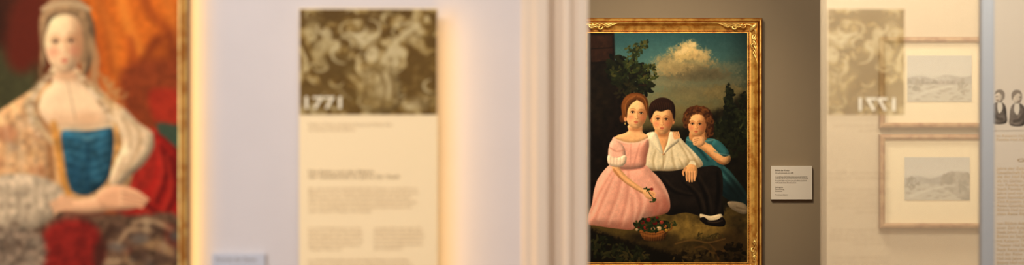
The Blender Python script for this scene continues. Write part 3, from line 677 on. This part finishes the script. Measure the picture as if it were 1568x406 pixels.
T('heading', 'Die Reise und das Bildnis\nder Gesellschaft im Jahre der Stadt', (472, 261, 612, 275), m_head, bold=.002)
T('paragraph_1', para(6, 58, 2), (472, 287, 640, 326))
T('paragraph_2', para(6, 30, 3), (472, 348, 556, 384)); T('paragraph_3', para(6, 30, 5), (572, 348, 650, 384))
T('paragraph_4', para(10, 58, 6), (472, 396, 646, 470))

# ================================================================== GLASS PARTITION WITH INFO PANEL REFLECTION PAINTED ON AS A FILM
def veil(name, rgb, fac, attr=False):
    m = bpy.data.materials.new(name); m.use_nodes = True; nt = m.node_tree; nt.nodes.clear()
    out = nt.nodes.new('ShaderNodeOutputMaterial'); mx = nt.nodes.new('ShaderNodeMixShader'); mx.inputs[0].default_value = fac
    t = nt.nodes.new('ShaderNodeBsdfTransparent'); d = nt.nodes.new('ShaderNodeBsdfDiffuse')
    if attr:
        a = nt.nodes.new('ShaderNodeVertexColor'); a.layer_name = 'Col'; nt.links.new(a.outputs['Color'], d.inputs['Color'])
    else: d.inputs['Color'].default_value = L4(rgb)
    nt.links.new(t.outputs[0], mx.inputs[1]); nt.links.new(d.outputs[0], mx.inputs[2])
    last = mx
    if not attr:
        g = nt.nodes.new('ShaderNodeBsdfGlossy'); g.inputs['Roughness'].default_value = .02
        m2 = nt.nodes.new('ShaderNodeMixShader'); m2.inputs[0].default_value = .03
        nt.links.new(mx.outputs[0], m2.inputs[1]); nt.links.new(g.outputs[0], m2.inputs[2]); last = m2
    nt.links.new(last.outputs[0], out.inputs['Surface'])
    return m
YG = 7.2
m_glass = veil('reflection_haze_glass', (240,216,180), .17)  # milky tint painted into the pane in place of reflected light
m_refl = veil('reflection_film', None, .62, attr=True)  # film carries the info panel's mirror reflection as colour
m_reflink = veil('reflected_ink', (150,126,92), .22)
m_reflnum = veil('reflected_numerals', (250,240,214), .8)
m_steel, nt, b = new_mat('brushed_steel_post'); b.inputs['Base Color'].default_value = L4((164,166,168)); b.inputs['Metallic'].default_value = .2; b.inputs['Roughness'].default_value = .5
n = nt.nodes.new('ShaderNodeTexNoise'); n.inputs['Scale'].default_value = 40; bp = nt.nodes.new('ShaderNodeBump'); bp.inputs['Strength'].default_value = .05
nt.links.new(n.outputs['Fac'], bp.inputs['Height']); nt.links.new(bp.outputs['Normal'], b.inputs['Normal'])
e = empty('glass_partition', (WX(1380, YG), YG, 1.3))
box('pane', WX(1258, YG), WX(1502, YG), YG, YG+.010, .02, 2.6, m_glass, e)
box('post', WX(1501, YG), WX(1521, YG), YG-.02, YG+.03, 0, H, m_steel, e, bevel=.004)
box('bottom_rail', WX(1258, YG), WX(1501, YG), YG-.012, YG+.022, 0, .04, m_steel, e, bevel=.003)
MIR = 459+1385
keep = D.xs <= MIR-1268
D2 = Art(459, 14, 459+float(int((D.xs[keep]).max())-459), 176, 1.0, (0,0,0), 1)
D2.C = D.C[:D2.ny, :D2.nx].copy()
D2.C = D2.C*.76+np.array(c8(214,192,152))*.24  # reflected colours washed towards cream
canvas(D2, 'panel_reflection', YG-.002, m_refl, e, mirror=MIR)  # mirror reflection of the info panel, painted as a film
text('numerals', '1771', (1315, 150, 1371, 170), YG-.004, m_reflnum, e, mirror=True, bold=.0015)
Tm = lambda nm, body, b4: text(nm, body, b4, YG-.002, m_reflink, e, mirror=True)  # mirrored texts belong to the painted reflection
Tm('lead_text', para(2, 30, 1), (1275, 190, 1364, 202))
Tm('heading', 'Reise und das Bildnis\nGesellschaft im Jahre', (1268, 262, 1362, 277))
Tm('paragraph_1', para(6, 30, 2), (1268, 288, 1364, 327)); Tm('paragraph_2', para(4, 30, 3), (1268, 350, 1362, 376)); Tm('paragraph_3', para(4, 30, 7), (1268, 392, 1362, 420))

# ================================================================== FRAMED LANDSCAPE PRINTS
m_wood = gold_mat('pale_oak_frame', 0, .5)
m_mat = plaster('passepartout', (250,230,186), var=.01, bump=.02)
def landscape(x0, y0, x1, y1, seed, town):
    S = Art(x0, y0, x1, y1, 1.5, (196,192,174), seed)
    h = y1-y0; w = x1-x0
    S.C[:] = ramp((S.Y-y0)/h+S.N1*.04, [0, .4, .6, 1], [(202,198,182),(210,205,188),(188,184,166),(196,190,168)])
    S.shape([(x0-5,y0+h*.52),(x0+w*.2,y0+h*.44),(x0+w*.4,y0+h*.5),(x0+w*.6,y0+h*.42),(x0+w*.85,y0+h*.47),(x1+5,y0+h*.44),(x1+5,y0+h*.6),(x0-5,y0+h*.62)], (172,170,156), soft=3, noise=.1)
    if town:
        for i in range(22):
            bx = x0+w*(.12+.035*i); bh = S.rnd.uniform(2, 7)
            S.shape([(bx,y0+h*.62),(bx,y0+h*.62-bh),(bx+2,y0+h*.62-bh-2),(bx+4,y0+h*.62-bh),(bx+4,y0+h*.62)], S.rnd.choice([(152,148,136),(170,164,150),(138,134,122)]), soft=1, smooth=False)
    else:
        S.shape([(x0+w*.55,y0+h*.62),(x0+w*.6,y0+h*.4),(x0+w*.8,y0+h*.34),(x1+4,y0+h*.45),(x1+4,y1+3),(x0+w*.7,y1-h*.2)], (158,154,138), soft=3, noise=.15, wob=1.5)
    for i in range(50): S.ell(x0+S.rnd.random()*w, y0+h*(.62+.34*S.rnd.random()), 4, 1.6, S.rnd.choice([(150,146,130),(166,162,144),(200,195,176)]), 1.5, .6)
    S.leaves(x0+w*.12, y0+h*.62, w*.1, h*.14, 24, [(138,136,122),(152,148,132)], 3, .7); S.leaves(x0+w*.88, y0+h*.66, w*.09, h*.16, 24, [(138,136,122),(152,148,132)], 3, .7)
    S.stroke([(x0+w*.1,y1-h*.1),(x0+w*.4,y1-h*.25),(x0+w*.7,y0+h*.66)], [3,2,1], (208,202,182), 2, .8)
    return S
WD = (184,142,94); WDd = (134,96,60)
for (nm, fy0, fy1, ix0, iy0, ix1, iy1, sd, tw) in [('framed_landscape_print', 57, 197, 1389, 85, 1488, 156, 31, True), ('framed_landscape_print.001', 206, 351, 1385, 241, 1485, 307, 32, False)]:
    Yq = 8.97
    e = empty(nm, (WX(1427, Yq), Yq, WZ((fy0+fy1)/2, Yq)))
    x0, x1 = WX(1355, Yq), WX(1502, Yq); z0, z1 = WZ(fy1-9, Yq), WZ(fy0+8, Yq)
    box('passepartout', x0-.005, x1+.005, Yq+.006, YP, z0-.005, z1+.005, m_mat, e)
    frame('wood_frame', x0, x1, z0, z1, YP, [(0,.02,WDd),(.001,.036,WD),(.008,.04,WD),(.016,.038,WD),(.02,.034,WDd),(.02,0,WDd)], m_wood, e)
    canvas(landscape(ix0, iy0, ix1, iy1, sd, tw), 'engraving', Yq+.004, m_print, e)

# ================================================================== TEXT PANEL WITH TWO ENGRAVED FIGURES
YT = 8.97
e = empty('exhibition_text_panel', (WX(1600, YT), YT, WZ(230, YT)))
m_grey = plaster('panel_warm_grey', (208,196,178), var=.01)
box('board', WX(1512, YT), WX(1700, YT), YT, YT+.02, WZ(620, YT), WZ(-40, YT), m_grey, e, bevel=.002)
S = Art(1520, 118, 1640, 200, 1.5, (208,196,178), 41)
def figure(cx, cy, flip=1, k=1.0):
    f = lambda pts: [(cx+flip*x*k, cy+y*k) for x, y in pts]
    S.shape(f([(-9,24),(-12,4),(-6,-8),(4,-10),(11,-4),(13,10),(12,24)]), (112,102,92), soft=2, sh=.5, wd=6, noise=.2)
    S.shape(f([(-1,-10),(5,-9),(6,2),(1,8),(-2,0)]), (208,198,180), soft=1.4)
    S.shape(f([(-5,-24),(3,-27),(8,-22),(7,-13),(3,-9),(-3,-11),(-6,-17)]), (196,182,162), soft=1.2, sh=.4, wd=5)
    S.shape(f([(-6,-22),(-3,-29),(5,-30),(10,-24),(9,-14),(6,-20),(0,-25)]), (136,124,110), soft=1.6)
    S.stroke(f([(-4,-19),(-2,-19)]), .6, (90,76,66), .8); S.stroke(f([(-3,-13),(0,-13)]), .5, (120,90,76), .8)
    S.stroke(f([(-10,6),(-2,16),(6,18)]), 2.4*k, (84,76,68), 2)
figure(1529, 166, 1, .95); figure(1559, 168, -1, 1.0); figure(1592, 166, 1, 1.0); figure(1622, 167, -1, .95)
canvas(S, 'engraved_figures', YT-.0015, m_print, e)
text('caption', para(2, 40, 51), (1526, 206, 1640, 216), YT-.001, m_fade, e)
text('heading', 'Gesellschaft', (1558, 243, 1640, 248), YT-.001, m_head, e)
text('paragraph_1', para(12, 50, 52), (1526, 256, 1680, 330), YT-.001, m_fade, e)
text('paragraph_2', para(12, 50, 53), (1526, 340, 1680, 420), YT-.001, m_fade, e)

# ================================================================== LIGHTS
def aim(o, loc, target):
    o.location = loc
    o.rotation_euler = (Vector(target)-Vector(loc)).to_track_quat('-Z', 'Y').to_euler(); return o
def area(name, loc, target, sx, sy, power, rgb):
    l = bpy.data.lights.new(name, 'AREA'); l.shape = 'RECTANGLE'; l.size = sx; l.size_y = sy; l.energy = power; l.color = rgb
    return aim(link(bpy.data.objects.new(name, l)), loc, target)
area('ceiling_light_gallery', (-.9, 3.6, 3.05), (-.4, 6.5, 1.4), 2.4, .8, 100, (1, .93, .85))
area('window_daylight', (-3.0, 3.2, 1.8), (-.5, 6.5, 1.5), 1.6, 2.0, 52, (.82, .88, 1.0))
area('ceiling_light_painting', (.4, 8.3, 3.05), (.75, 11, 1.45), 1.0, .5, 50, (1, .93, .80))
area('partition_fill_light', (1.5, 6.3, 3.05), (1.6, 9, 1.5), 1.2, .6, 54, (1, .95, .86))  # unseen fill light added to brighten the partition wall
sp = bpy.data.lights.new('painting_fill_spot', 'SPOT'); sp.energy = 130; sp.color = (1, .86, .62); sp.spot_size = math.radians(34); sp.spot_blend = .9; sp.shadow_soft_size = .05  # unseen spot added to warm and brighten the children painting
aim(link(bpy.data.objects.new('painting_fill_spot', sp)), (.35, 8.7, 3.0), (.74, 11, 1.48))
def strip(name, px, Yd, z0, z1, power):  # unseen lamps added behind panel and portrait for the yellow wall glow
    x = WX(px, Yd)
    return area(name, (x, Yd, (z0+z1)/2), (x+1, Yd+.3, (z0+z1)/2), .010, z1-z0, power, (1, .56, .10))
strip('glow_fill_panel', 668, 6.446, .65, 1.82, .62)
strip('glow_fill_portrait', 289.5, 6.448, 1.0, 1.98, 1.15)

w = bpy.data.worlds.new('world'); scene.world = w; w.use_nodes = True
w.node_tree.nodes['Background'].inputs[0].default_value = (.8, .85, 1, 1); w.node_tree.nodes['Background'].inputs[1].default_value = .2

# ================================================================== CAMERA
cam = bpy.data.cameras.new('camera'); co = link(bpy.data.objects.new('camera', cam))
co.location = (0, 0, CZ); co.rotation_euler = (math.pi/2, 0, 0)
cam.lens = 85; cam.sensor_width = 36; cam.clip_end = 60
cam.dof.use_dof = True; cam.dof.focus_distance = 10.96; cam.dof.aperture_fstop = 2.1
scene.camera = co
